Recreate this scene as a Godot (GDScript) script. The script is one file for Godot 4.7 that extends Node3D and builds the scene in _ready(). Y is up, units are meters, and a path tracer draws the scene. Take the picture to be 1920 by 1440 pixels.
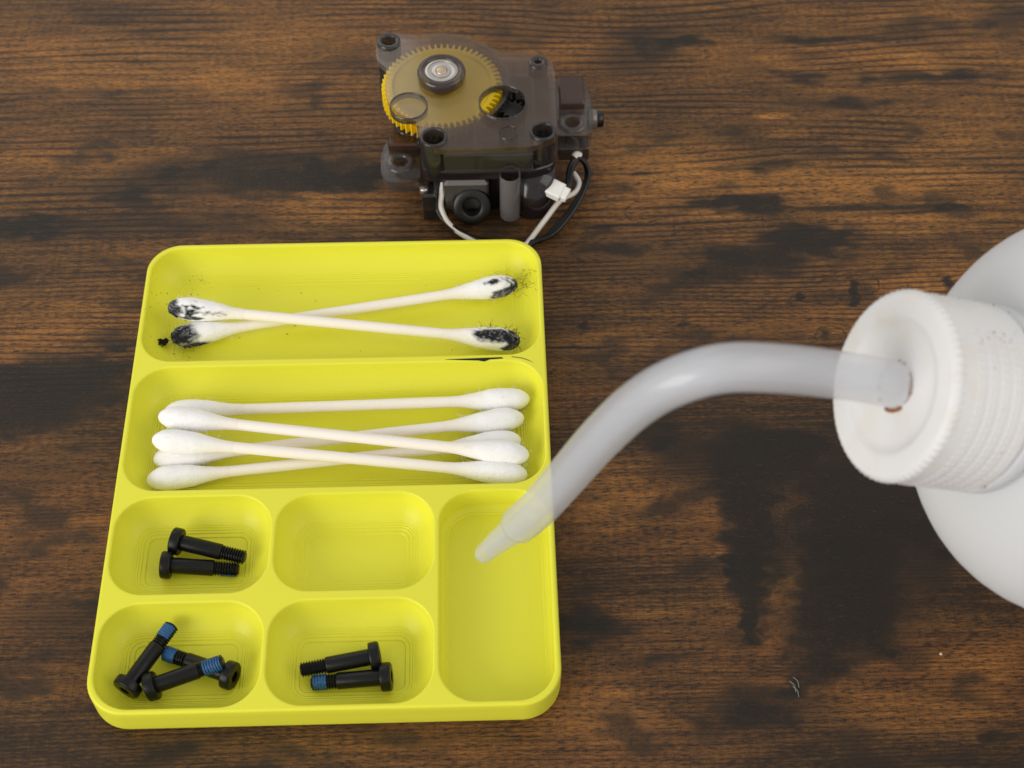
extends Node3D
# A yellow parts tray with cotton swabs and screws, a gearbox behind it and a wash bottle over it, on a dark wood table.
# Shapes are built in millimetres; every top-level thing carries a scale of 0.001.

const MM := 0.001
const TRAY_TOP := 8.0
const FLOOR_Y := 1.2
var taken := {}
var wobble := FastNoiseLite.new()
var rng := RandomNumberGenerator.new()

# ------------------------------------------------------------------ helpers
func numbered(called: String) -> String:
	var n: int = taken.get(called, 0)
	taken[called] = n + 1
	return called if n == 0 else "%s_%03d" % [called, n]

func tag(o: Node, label: String, category: String, group := "", kind := "") -> void:
	if label != "": o.set_meta("label", label)
	if category != "": o.set_meta("category", category)
	if group != "": o.set_meta("group", group)
	if kind != "": o.set_meta("kind", kind)

func thing(called: String, label: String, category: String, at := Vector3.ZERO, group := "") -> Node3D:
	var o := Node3D.new()
	o.name = numbered(called)
	o.transform = Transform3D(Basis.IDENTITY.scaled(Vector3.ONE * MM), at * MM)
	add_child(o, true)
	tag(o, label, category, group)
	return o

func part(called: String, st: SurfaceTool, m: Material, parent: Node, offset := Vector3.ZERO) -> MeshInstance3D:
	st.generate_normals()
	var o := MeshInstance3D.new()
	o.name = called
	o.mesh = st.commit()
	o.material_override = m
	o.position = offset
	parent.add_child(o, true)
	return o

func begin() -> SurfaceTool:
	var st := SurfaceTool.new()
	st.begin(Mesh.PRIMITIVE_TRIANGLES)
	st.set_smooth_group(0)
	return st

func tri(st: SurfaceTool, a: Vector3, b: Vector3, c: Vector3) -> void:
	st.add_vertex(a)
	st.add_vertex(b)
	st.add_vertex(c)

# rows of points joined by quads; wrapped closes each row on itself
func sheet(st: SurfaceTool, rows: Array, wrapped := true, smooth := 0) -> void:
	st.set_smooth_group(smooth)
	for i in rows.size() - 1:
		var p: PackedVector3Array = rows[i]
		var q: PackedVector3Array = rows[i + 1]
		var n := p.size()
		for j in (n if wrapped else n - 1):
			var k := (j + 1) % n
			if not (p[j].is_equal_approx(p[k]) or p[j].is_equal_approx(q[j])):
				tri(st, p[j], q[j], p[k])
			if not (q[j].is_equal_approx(q[k]) or p[k].is_equal_approx(q[k])):
				tri(st, p[k], q[j], q[k])

func fan(st: SurfaceTool, ring: PackedVector3Array, flip := false) -> void:
	st.set_smooth_group(-1)
	var c := Vector3.ZERO
	for p in ring: c += p
	c /= ring.size()
	for j in ring.size():
		var k := (j + 1) % ring.size()
		if flip: tri(st, c, ring[j], ring[k])
		else: tri(st, c, ring[k], ring[j])

# a rounded rectangle lying at height y; radii: one per corner, or one for all
func rrect(x0: float, x1: float, z0: float, z1: float, radii: Array, y: float, n := 12) -> PackedVector3Array:
	var out := PackedVector3Array()
	for c in 4:
		var r: float = radii[c % radii.size()]
		var cx := x1 - r if c in [0, 3] else x0 + r
		var cz := z1 - r if c in [0, 1] else z0 + r
		for k in n + 1:
			var a := (c + float(k) / n) * PI / 2
			out.append(Vector3(cx + r * cos(a), y, cz + r * sin(a)))
	return out

# profile of (along, radius) turned about the x axis
func lathe_x(profile: Array, n := 32) -> Array:
	var rows := []
	for p in profile:
		var row := PackedVector3Array()
		for k in n:
			var a := TAU * k / n
			row.append(Vector3(p[0], p[1] * cos(a), p[1] * sin(a)))
		rows.append(row)
	return rows

# profile of (height, radius) turned about an upright axis
func lathe_y(profile: Array, at := Vector3.ZERO, n := 32) -> Array:
	var rows := []
	for p in profile:
		var row := PackedVector3Array()
		for k in n:
			var a := TAU * k / n
			row.append(at + Vector3(p[1] * cos(a), p[0], p[1] * sin(a)))
		rows.append(row)
	return rows

func smooth_path(points: Array, per := 8) -> PackedVector3Array:
	var out := PackedVector3Array()
	var n := points.size()
	for i in n - 1:
		var a: Vector3 = points[maxi(i - 1, 0)]
		var b: Vector3 = points[i]
		var c: Vector3 = points[i + 1]
		var d: Vector3 = points[mini(i + 2, n - 1)]
		for k in per:
			out.append(b.cubic_interpolate(c, a, d, float(k) / per))
	out.append(points[n - 1])
	return out

# rings of a tube along a path; radii: Callable-free list, one per point, or a single number
func tube_rows(path: PackedVector3Array, radii: Array, n := 10) -> Array:
	var rows := []
	var side := Vector3.ZERO
	for i in path.size():
		var t := (path[mini(i + 1, path.size() - 1)] - path[maxi(i - 1, 0)]).normalized()
		if side == Vector3.ZERO:
			side = t.cross(Vector3.UP if absf(t.y) < 0.9 else Vector3.RIGHT).normalized()
		side = (side - t * side.dot(t)).normalized()
		var up := side.cross(t)
		var r: float = radii[mini(i, radii.size() - 1)]
		var row := PackedVector3Array()
		for k in n:
			var a := TAU * k / n
			row.append(path[i] + (side * cos(a) + up * sin(a)) * r)
		rows.append(row)
	return rows

func tube(st: SurfaceTool, path: PackedVector3Array, r: float, n := 8) -> void:
	var rows := tube_rows(path, [r], n)
	sheet(st, rows)
	fan(st, rows[0])
	fan(st, rows[rows.size() - 1], true)

# an upright prism from an outline of (x, z), its top edge chamfered by b
func prism(st: SurfaceTool, outline: PackedVector2Array, y0: float, y1: float, b := 0.3) -> void:
	var inner := outline
	var shrunk := Geometry2D.offset_polygon(outline, -b, Geometry2D.JOIN_MITER)
	if shrunk.size() == 1 and shrunk[0].size() == outline.size():
		var best := 0
		for k in outline.size():
			if shrunk[0][k].distance_to(outline[0]) < shrunk[0][best].distance_to(outline[0]): best = k
		inner = PackedVector2Array()
		for k in outline.size(): inner.append(shrunk[0][(best + k) % outline.size()])
	else:
		b = 0.0
	var rows := [PackedVector3Array(), PackedVector3Array(), PackedVector3Array()]
	for k in outline.size():
		rows[0].append(Vector3(outline[k].x, y0, outline[k].y))
		rows[1].append(Vector3(outline[k].x, y1 - b, outline[k].y))
		rows[2].append(Vector3(inner[k].x, y1, inner[k].y))
	sheet(st, rows, true, -1)
	for face in [[outline, y0], [inner, y1]]:
		var o: PackedVector2Array = face[0]
		var t := Geometry2D.triangulate_polygon(o)
		for k in range(0, t.size(), 3):
			tri(st, Vector3(o[t[k]].x, face[1], o[t[k]].y), Vector3(o[t[k + 1]].x, face[1], o[t[k + 1]].y), Vector3(o[t[k + 2]].x, face[1], o[t[k + 2]].y))

func rounded(points: Array, r: float, n := 4) -> PackedVector2Array:
	var out := PackedVector2Array()
	for i in points.size():
		var p: Vector2 = points[i]
		var a: Vector2 = points[(i - 1 + points.size()) % points.size()]
		var b: Vector2 = points[(i + 1) % points.size()]
		var d := minf(r, 0.45 * minf(p.distance_to(a), p.distance_to(b)))
		var s := p + (a - p).normalized() * d
		var e := p + (b - p).normalized() * d
		for k in n + 1:
			var t := float(k) / n
			out.append(s.lerp(p, t).lerp(p.lerp(e, t), t))
	return out

func box(st: SurfaceTool, lo: Vector3, hi: Vector3, r := 0.4) -> void:
	var rows := []
	var c := [[0.0, r], [r, 0.0]]
	for k in c: rows.append(rrect(lo.x + k[1], hi.x - k[1], lo.z + k[1], hi.z - k[1], [r], lo.y + k[0], 3))
	for k in [1, 0]: rows.append(rrect(lo.x + c[1 - k][0], hi.x - c[1 - k][0], lo.z + c[1 - k][0], hi.z - c[1 - k][0], [r], hi.y - (r if k == 1 else 0.0), 3))
	rows = [rrect(lo.x + r, hi.x - r, lo.z + r, hi.z - r, [r * 0.5], lo.y, 3), rrect(lo.x, hi.x, lo.z, hi.z, [r], lo.y + r, 3), rrect(lo.x, hi.x, lo.z, hi.z, [r], hi.y - r, 3), rrect(lo.x + r, hi.x - r, lo.z + r, hi.z - r, [r * 0.5], hi.y, 3)]
	sheet(st, rows, true, -1)
	fan(st, rows[0])
	fan(st, rows[3], true)

func paint(rgb: Color, rough := 0.5, metal := 0.0) -> StandardMaterial3D:
	var m := StandardMaterial3D.new()
	m.albedo_color = rgb
	m.roughness = rough
	m.metallic = metal
	return m

func smoky(rgb: Color, alpha: float, rough := 0.15) -> StandardMaterial3D:
	var m := paint(Color(rgb.r, rgb.g, rgb.b, alpha), rough)
	m.transparency = BaseMaterial3D.TRANSPARENCY_ALPHA
	return m

func noise(seed_value: int, frequency: float, octaves := 3) -> FastNoiseLite:
	var n := FastNoiseLite.new()
	n.seed = seed_value
	n.noise_type = FastNoiseLite.TYPE_SIMPLEX_SMOOTH
	n.frequency = frequency
	n.fractal_octaves = octaves
	return n

func grain_normal(seed_value: int, frequency: float, bump: float) -> NoiseTexture2D:
	var t := NoiseTexture2D.new()
	t.width = 512
	t.height = 512
	t.seamless = true
	t.as_normal_map = true
	t.bump_strength = bump
	t.noise = noise(seed_value, frequency, 4)
	return t

func rough_skin(m: StandardMaterial3D, tex: Texture2D, per_mm: float, amount: float) -> StandardMaterial3D:
	m.normal_enabled = true
	m.normal_texture = tex
	m.normal_scale = amount
	m.uv1_triplanar = true
	m.uv1_scale = Vector3.ONE * per_mm
	return m

# ------------------------------------------------------------------ the scene
func _ready() -> void:
	rng.seed = 4711
	wobble.seed = 12
	wobble.frequency = 1.0
	camera_and_light()
	table()
	var tray_mat := tray()
	gearbox()
	swabs()
	screws()
	wash_bottle()
	dust()

func camera_and_light() -> void:
	var cam := Camera3D.new()
	cam.name = "camera"
	cam.transform = Transform3D(Basis(Vector3(0.99964, 0.00204, 0.02673), Vector3(0.02055, 0.5819, -0.813), Vector3(-0.01721, 0.81326, 0.58164)).orthonormalized(), Vector3(0.0296078, 0.25691469, 0.16286456))
	cam.fov = 28.356
	cam.near = 0.01
	cam.far = 20.0
	var lens := CameraAttributesPhysical.new()
	lens.frustum_focal_length = 47.5
	lens.frustum_focus_distance = 0.298
	lens.frustum_near = 0.01
	lens.frustum_far = 20.0
	lens.exposure_aperture = 28.0
	cam.attributes = lens
	add_child(cam)
	cam.current = true

	var env := Environment.new()
	env.background_mode = Environment.BG_COLOR
	env.background_color = Color(0.715, 0.71, 0.705)
	env.tonemap_mode = Environment.TONE_MAPPER_LINEAR
	env.tonemap_exposure = 1.29
	env.sdfgi_enabled = true
	env.ssao_enabled = true
	env.ssil_enabled = true
	var we := WorldEnvironment.new()
	we.name = "room_air"
	we.environment = env
	add_child(we)
	# daylight from a wide window to the left of the table, and a weaker lamp to the right
	area("window_light", Vector3(-1.05, 0.5, 0.8), Vector3(0, 0, -0.02), Vector2(1.0, 0.8), 1.1, Color(1.0, 0.985, 0.965))
	area("back_window_light", Vector3(-0.5, 0.8, -1.05), Vector3(-0.03, 0, -0.1), Vector2(0.9, 0.6), 0.13, Color(1.0, 0.99, 0.97))
	area("room_light", Vector3(1.1, 0.85, 0.35), Vector3(0, 0, 0), Vector2(1.2, 0.9), 0.42, Color(1.0, 0.97, 0.93))

func area(called: String, at: Vector3, to: Vector3, size: Vector2, energy: float, rgb: Color) -> void:
	var l := AreaLight3D.new()
	l.name = called
	l.area_size = size
	l.area_normalize_energy = true
	l.light_energy = energy
	l.light_color = rgb
	l.shadow_enabled = true
	l.area_range = 6.0
	add_child(l)
	l.look_at_from_position(at, to, Vector3(0, 0, -1) if absf(at.x) + absf(at.z) < 0.5 else Vector3.UP)

# ------------------------------------------------------------------ table
# burnt and pale patches of the wood: x, z, half length, half width (mm), strength
const BURNT := [-23,-85,32.1,5.4,0.75, -15,-79,18.3,4.9,0.80, -40,-79,30.6,5.8,0.55, -71,-67,15.5,4.0,0.85, -39,-67,23.9,4.0,0.50, -3,-81,9.8,6.6,0.60, -61,-22,18.8,10.0,1.10, -50,-27,10.0,4.1,0.80, -67,-13,13.0,3.9,0.80, -9,-105,2.6,4.0,0.50, -2,-120,6.5,5.7,0.35, -54,-110,24.4,1.6,0.50, -13,-109,7.7,4.0,0.50, 81,-124,7.9,2.3,0.95, 68,-119,11.1,8.5,0.55, 68,-128,8.0,3.9,0.50, 117,-124,22.5,1.9,0.60, 111,-118,7.9,3.4,0.50, 108,-111,6.5,2.2,0.80, 140,-110,23.4,2.6,0.75, 119,-102,29.4,2.5,0.55, 136,-126,20.0,5.8,0.40, 162,-130,9.4,6.8,0.60, 89,-71,13.4,1.6,0.85, 94,-69,4.8,4.0,0.90, 120,-68,32.7,1.1,0.85, 100,-59,10.1,5.6,1.10, 91,-53,12.9,6.4,0.95, 107,-58,7.1,3.4,0.70, 78,-49,10.5,3.7,0.60, 69,-55,17.7,9.1,0.30, 110,-44,1.2,3.8,0.90, 131,-46,1.6,1.5,1.00, 51,-36,1.4,1.1,1.00, 72,-36,1.8,0.9,0.90, 98,-43,1.4,1.2,0.90, 102,-32,1.6,2.8,0.70, 47,-30,10.1,0.4,1.00, 69,-24,14.5,6.1,0.50, 81,1,8.5,12.9,1.10, 81,16,7.8,10.5,1.10, 79,26,4.6,9.5,1.00, 78,34,2.2,4.9,0.90, 70,-3,8.6,7.5,0.60, 90,-2,6.4,7.5,0.80, 101,7,15.8,15.5,1.00, 97,22,11.3,16.8,1.00, 93,37,11.9,9.6,1.00, 89,45,5.9,5.2,0.80, 102,32,9.1,10.9,0.75, 113,17,9.3,13.8,0.80, 106,43,5.9,3.2,0.50, 45,36,8.9,4.3,0.50, 46,39,3.0,2.1,0.80, 61,42,8.8,1.3,0.60, 79,52,14.4,5.1,0.45, 76,49,7.7,4.1,0.50, 119,58,3.8,1.5,0.85, 59,28,2.0,0.9,0.80, -52,30,12.0,5.5,0.35, -54,45,5.8,1.9,0.60, -41,49,3.8,1.4,0.60, -61,-2,11.7,5.0,0.25, -30,57,11.3,3.0,0.30, 43,-129,12.0,5.8,0.30, 67,-80,8.6,0.7,0.70, 118,-81,9.9,0.7,0.60, 88,-81,8.6,0.8,0.60, 59,-64,12.0,0.6,0.70]
const PALE := [-49,-121,43.1,14.0,0.60, -2,-69,15.7,6.4,0.80, -61,-46,17.3,10.2,0.35, 99,-98,5.7,1.1,1.20, 102,-92,7.5,1.7,0.70, 73,-84,21.1,10.0,0.75, 115,-78,30.8,6.6,0.60, 81,-67,7.2,1.4,1.00, 125,-63,18.0,4.7,0.50, 138,-116,7.9,3.4,0.60, 58,-31,13.6,5.6,0.50, 53,6,9.5,9.7,0.90, 58,32,8.0,2.2,0.50, 47,52,14.4,6.1,0.45, 104,55,21.1,6.0,0.45, 120,45,7.8,6.3,0.40, 95,34,1.2,0.7,1.60, 87,23,2.6,12.4,0.50, 73,24,2.2,6.8,0.50, 141,-82,18.6,10.0,0.35, -20,-130,15.9,7.7,0.35, 59,-96,10.1,7.0,0.40, -45,13,12.4,5.9,0.25, -5,58,18.9,3.0,0.35, 83,25,1.6,7.9,0.50]

# 1: pale scratch from x, z to x, z; 2: dark curl round x, z with radius and two angles
const SCRATCHES := [[1, 133.6, -101.4, 154.9, -109.5], [1, 113.1, -89.3, 92.4, -82.2], [1, 48.0, -69.9, 62.5, -73.6], [2, 103.0, -31.8, 2.6, -200, 120], [2, 118.0, -45.0, 3.0, -20, 110], [2, 111.0, -46.0, 3.6, -40, 60], [2, 97.0, -66.0, 3.4, 120, 330], [2, 66.0, -68.0, 3.2, 30, 300], [2, 104.0, -42.0, 2.0, 0, 200], [2, 138.0, -66.0, 4.0, 180, 360]]

func gray_image(n: FastNoiseLite, w: int, h: int, to_w: int, to_h: int) -> PackedByteArray:
	var im := n.get_image(w, h, false, false, true)
	im.convert(Image.FORMAT_L8)
	if w != to_w or h != to_h: im.resize(to_w, to_h, Image.INTERPOLATE_CUBIC)
	return im.get_data()

func patches(list: Array, w: int, h: int, x0: float, z0: float, per_mm: float, wx: PackedByteArray, wz: PackedByteArray) -> PackedFloat32Array:
	var out := PackedFloat32Array()
	out.resize(w * h)
	for b in range(0, list.size(), 5):
		var cx: float = (list[b] - x0) * per_mm
		var cz: float = (list[b + 1] - z0) * per_mm
		var rx: float = list[b + 2] * per_mm
		var rz: float = list[b + 3] * per_mm
		var k: float = list[b + 4]
		var ex: float = rx * 1.5 + 14.0
		var ez: float = rz * 1.5 + 8.0
		var sx: float = minf(rx * 0.9, 26.0) / 128.0
		var sz: float = minf(rz * 0.9, 22.0) / 128.0
		for j in range(maxi(0, int(cz - ez)), mini(h, int(cz + ez))):
			for i in range(maxi(0, int(cx - ex)), mini(w, int(cx + ex))):
				var at := j * w + i
				var dx: float = (i - cx + (wx[at] - 128) * sx) / rx
				var dz: float = (j - cz + (wz[at] - 128) * sz) / rz
				var d: float = 1.25 - dx * dx - dz * dz
				if d > 0.0:
					var v: float = k * minf(1.0, d * 0.85)
					out[at] = out[at] + v * (1.0 - minf(out[at], 1.0) * 0.8)
	return out

func wood_textures() -> Array:
	var per := 7.5
	var x0 := -98.0
	var z0 := -150.0
	var w := 2048
	var h := 1664
	var tone := gray_image(noise(3, 0.012, 3), w / 12, h / 3, w, h)
	var streak := gray_image(noise(5, 0.085, 3), w / 14, h, w, h)
	var fibre := gray_image(noise(8, 0.30, 2), w / 5, h, w, h)
	var speck := gray_image(noise(9, 0.45, 2), w, h, w, h)
	var across := gray_image(noise(14, 0.12, 2), w, h / 10, w, h)
	var warp := gray_image(noise(21, 0.015, 2), w / 16, h / 4, w, h)
	var ragx := gray_image(noise(31, 0.03, 5), w / 2, h, w, h)
	var ragz := gray_image(noise(37, 0.03, 5), w / 3, h, w, h)
	var mottle := gray_image(noise(57, 0.02, 5), w / 4, h / 2, w, h)
	var lines := gray_image(noise(41, 0.015, 2), w / 6, h / 2, w, h)
	var burnt := patches(BURNT, w, h, x0, z0, per, ragx, ragz)
	var pale := patches(PALE, w, h, x0, z0, per, ragx, ragz)
	var rgb := PackedByteArray()
	rgb.resize(w * h * 3)
	var relief := PackedByteArray()
	relief.resize(w * h)
	var at := 0
	for j in h:
		var zz: float = z0 + j / per
		# the spacing of the growth lines changes across the board
		var pitch: float = 2.3 if zz < -62.0 else 1.35 if zz < -20.0 else 0.85
		var phase: float = zz / pitch
		var base_tone: float = lerpf(0.41, 0.22, smoothstep(-70.0, 20.0, zz))
		var strong: float = 1.0 if zz < -20.0 else 0.55
		for i in w:
			var st: float = streak[at] / 255.0
			var fb: float = fibre[at] / 255.0
			var sp: float = speck[at] / 255.0
			var ac: float = across[at] / 255.0
			var tn: float = tone[at] / 255.0
			var wp: float = warp[at] / 255.0
			# growth lines, waving gently, broken up by fibres
			var c: float = 0.5 + 0.5 * cos(TAU * (phase + wp * 2.6 + st * 0.22))
			c = c * c
			var line: float = c * c * clampf(lines[at] / 110.0 - 0.55, 0.0, 1.0) * strong * (0.55 + 0.7 * fb)
			var t: float = base_tone + 0.5 * (tn - 0.5) + 0.42 * pale[at]
			t += 0.06 + 0.45 * (st - 0.5) + 0.5 * (fb - 0.5) + 0.5 * (sp - 0.5) + 0.16 * (ac - 0.5)
			t -= 0.55 * line
			var mo: float = clampf((mottle[at] / 255.0 - 0.6) * 3.0, 0.0, 0.6) * (0.55 if zz < -95.0 else 1.0)
			var bn: float = burnt[at] + mo
			var d: float = bn * 1.25 + (sp - 0.5) * 1.0 + (st - 0.5) * 0.45 + (fb - 0.5) * 1.0 + (ac - 0.5) * 0.3 - 0.36
			d = clampf(d * 1.25, 0.0, 0.97) if bn > 0.02 else 0.0
			d *= 1.0 - 0.5 * clampf((fb - 0.56) * 5.0, 0.0, 1.0) * clampf((sp - 0.45) * 4.0, 0.0, 1.0)
			# loose dark pores everywhere
			var pore: float = clampf((0.4 - fb) * 4.5 + (0.45 - sp) * 2.0 + (0.45 - st) * 1.2, 0.0, 1.0)
			d = maxf(d, pore * 0.72)
			t = clampf(t, 0.0, 1.0)
			var red: float = (tn - 0.5) * 10.0 * (1.0 if zz > -20.0 else 0.4)
			var r: float = lerpf(54.0, 168.0, t) + red
			var g: float = lerpf(38.0, 114.0, t)
			var b: float = lerpf(27.0, 54.0, t)
			r = lerpf(r, 28.0 + 16.0 * sp, d)
			g = lerpf(g, 24.0 + 15.0 * sp, d)
			b = lerpf(b, 20.0 + 14.0 * sp, d)
			rgb[at * 3] = int(clampf(r, 0.0, 255.0))
			rgb[at * 3 + 1] = int(clampf(g, 0.0, 255.0))
			rgb[at * 3 + 2] = int(clampf(b, 0.0, 255.0))
			relief[at] = int(clampf(150.0 - 90.0 * line - 60.0 * pore + 50.0 * (fb - 0.5) + 30.0 * (sp - 0.5), 0.0, 255.0))
			at += 1
	# pale scratches and dark curls of the grain
	for q in SCRATCHES:
		var kind: float = q[0]
		for k in 400:
			var u := k / 399.0
			var at_x: float = lerpf(q[1], q[3], u)
			var at_z: float = lerpf(q[2], q[4], u) + 0.25 * wobble.get_noise_1d(u * 6.0 + q[1])
			if kind > 1.5:
				var a: float = deg_to_rad(lerpf(q[4], q[5], u))
				at_x = q[1] + q[3] * cos(a) * 1.3
				at_z = q[2] + q[3] * sin(a) + 0.5 * wobble.get_noise_1d(u * 5.0 + q[1])
			var i0 := int((at_x - x0) * per)
			var j0 := int((at_z - z0) * per)
			var wide := 1 if kind < 1.5 else 3
			for dj in wide:
				for di in wide:
					if kind > 1.5 and speck[clampi((j0 + dj) * w + i0 + di, 0, w * h - 1)] < 150 - int(60.0 * wobble.get_noise_1d(u * 9.0 + q[2])): continue
					if i0 + di < 1 or j0 + dj < 1 or i0 + di >= w - 1 or j0 + dj >= h - 1: continue
					var n0 := ((j0 + dj) * w + i0 + di) * 3
					for e in 3:
						var to: float = [178.0, 150.0, 120.0][e] if kind < 1.5 else [34.0, 28.0, 23.0][e]
						rgb[n0 + e] = int(lerpf(rgb[n0 + e], to, 0.16 if kind < 1.5 else 0.3))
	var picture := Image.create_from_data(w, h, false, Image.FORMAT_RGB8, rgb)
	var bumps := Image.create_from_data(w, h, false, Image.FORMAT_L8, relief)
	bumps.convert(Image.FORMAT_RGB8)
	bumps.bump_map_to_normal_map(1.2)
	return [ImageTexture.create_from_image(picture), ImageTexture.create_from_image(bumps)]

func table() -> void:
	var maps := wood_textures()
	var m := paint(Color.WHITE, 0.5)
	m.albedo_texture = maps[0]
	m.normal_enabled = true
	m.normal_texture = maps[1]
	m.normal_scale = 0.8
	m.metallic_specular = 0.36
	# the pattern is laid out in boards of 274 x 223 mm, each the mirror of its neighbours
	var st := begin()
	st.set_smooth_group(-1)
	var sx := 2048 / 7.5
	var sz := 1664 / 7.5
	for i in range(-2, 3):
		for j in range(-2, 3):
			var xa := -98.0 + i * sx
			var za := -150.0 + j * sz
			var u := [0.0, 1.0] if i % 2 == 0 else [1.0, 0.0]
			var v := [0.0, 1.0] if j % 2 == 0 else [1.0, 0.0]
			for k in [[0, 0], [1, 0], [0, 1], [1, 0], [1, 1], [0, 1]]:
				st.set_uv(Vector2(u[k[0]], v[k[1]]))
				st.set_normal(Vector3.UP)
				st.add_vertex(Vector3(xa + k[0] * sx, 0, za + k[1] * sz))
	st.generate_tangents()
	var t := thing("table", "dark brown rustic wood tabletop with burnt black patches", "table")
	var o := MeshInstance3D.new()
	o.name = "tabletop"
	o.mesh = st.commit()
	o.material_override = m
	t.add_child(o, true)
	var edge := begin()
	box(edge, Vector3(-98 - 2 * sx, -24, -150 - 2 * sz), Vector3(-98 + 3 * sx, -0.05, -150 + 3 * sz), 1.0)
	part("board_core", edge, paint(Color(0.2, 0.14, 0.1), 0.6), t)

# ------------------------------------------------------------------ tray
func pocket(st: SurfaceTool, cell: Array, corner: Array, x0: float, x1: float, z0: float, z1: float, scoop: float, r: float) -> void:
	var lip := 0.4
	sheet(st, [rrect(cell[0], cell[1], cell[2], cell[3], corner, TRAY_TOP), rrect(x0 - lip, x1 + lip, z0 - lip, z1 + lip, [r + lip], TRAY_TOP)], true, -1)
	var rows := []
	for k in 6:
		var a := PI / 2 * k / 5
		var out := lip * (1.0 - sin(a))
		rows.append(rrect(x0 - out, x1 + out, z0 - out, z1 + out, [r + out], TRAY_TOP - lip * (1.0 - cos(a))))
	var layer := 0.21
	var steps := 5
	var top_h := steps * layer
	# smooth wall, then the upper part of the scoop
	var a0 := 0.0
	var a1 := acos((scoop - top_h) / scoop) if scoop > top_h else PI / 2
	if scoop <= top_h:
		steps = 3
		a1 = acos((scoop - steps * layer) / scoop)
	for k in 9:
		var a := lerpf(PI / 2, a1, k / 8.0)
		var inset := scoop - scoop * sin(a)
		rows.append(rrect(x0 + inset, x1 - inset, z0 + inset, z1 - inset, [maxf(r - inset, 0.9)], FLOOR_Y + scoop - scoop * cos(a)))
	sheet(st, rows)
	# printed layers show as terraces where the scoop flattens out
	var terrace := [rows[rows.size() - 1]]
	for k in range(steps, 0, -1):
		var hm := (k - 0.5) * layer
		var inset := scoop - sqrt(scoop * scoop - (scoop - hm) * (scoop - hm))
		for e in [[-0.1, k * layer], [0.1, (k - 1) * layer]]:
			var i: float = inset + e[0]
			terrace.append(rrect(x0 + i, x1 - i, z0 + i, z1 - i, [maxf(r - i, 0.9)], FLOOR_Y + e[1]))
	sheet(st, terrace, true, -1)
	fan(st, terrace[terrace.size() - 1])

func tray() -> StandardMaterial3D:
	var m := paint(Color8(228, 226, 64), 0.42)
	m.metallic_specular = 0.4
	rough_skin(m, grain_normal(51, 0.09, 4.0), 0.09, 0.12)
	var st := begin()
	var hx := 42.0
	var hz := 53.9
	var rows := []
	for p in [[1.5, 0.0], [1.0, 0.15], [0.25, 1.1], [0.06, 1.5], [0.0, 2.0], [0.0, 4.0], [0.0, 6.0], [0.0, 7.5], [0.06, 7.75], [0.2, 7.93], [0.45, 8.0]]:
		rows.append(rrect(-hx + p[0], hx - p[0], -hz + p[0], hz - p[0], [7.2 - p[0]], p[1]))
	sheet(st, rows)
	fan(st, rows[0])
	var ex := hx - 0.45
	var ez := hz - 0.45
	var o := 6.75
	# corner order: +x+z, -x+z, -x-z, +x-z
	pocket(st, [-ex, ex, -ez, -21.95], [0.0, 0.0, o, o], -40.9, 40.9, -52.85, -22.75, 6.4, 6.6)
	pocket(st, [-ex, ex, -21.95, 8.9], [0.0], -40.9, 40.9, -21.1, 8.1, 6.4, 6.8)
	pocket(st, [-ex, -11.0, 8.9, 31.4], [0.0], -40.9, -11.6, 9.75, 30.4, 6.4, 6.8)
	pocket(st, [-11.0, 19.7, 8.9, 31.4], [0.0], -10.5, 19.1, 9.75, 30.4, 6.4, 6.8)
	pocket(st, [-ex, -11.0, 31.4, ez], [0.0, o, 0.0, 0.0], -40.9, -11.6, 32.4, 52.85, 6.4, 6.8)
	pocket(st, [-11.0, 19.7, 31.4, ez], [0.0], -10.5, 19.1, 32.4, 52.85, 6.4, 6.8)
	pocket(st, [19.7, ex, 8.9, ez], [o, 0.0, 0.0, 0.0], 20.3, 40.9, 9.75, 52.85, 1.9, 6.8)
	var t := thing("parts_tray", "yellow plastic parts tray with seven rounded compartments", "tray")
	part("tray_body", st, m, t)
	return m

# ------------------------------------------------------------------ cotton swabs
const BUD := [[0.0, 0.02], [0.12, 0.5], [0.4, 0.95], [0.9, 1.4], [1.6, 1.82], [2.5, 2.17], [3.6, 2.4], [4.8, 2.48], [6.0, 2.42], [7.4, 2.3], [8.8, 2.1], [10.2, 1.86], [11.6, 1.6], [13.0, 1.36], [14.4, 1.2], [16.0, 1.13]]

func bud_radius(s: float) -> float:
	for k in BUD.size() - 1:
		if s <= BUD[k + 1][0]:
			var t: float = inverse_lerp(BUD[k][0], BUD[k + 1][0], s)
			return lerpf(BUD[k][1], BUD[k + 1][1], t)
	return 1.1

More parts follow.
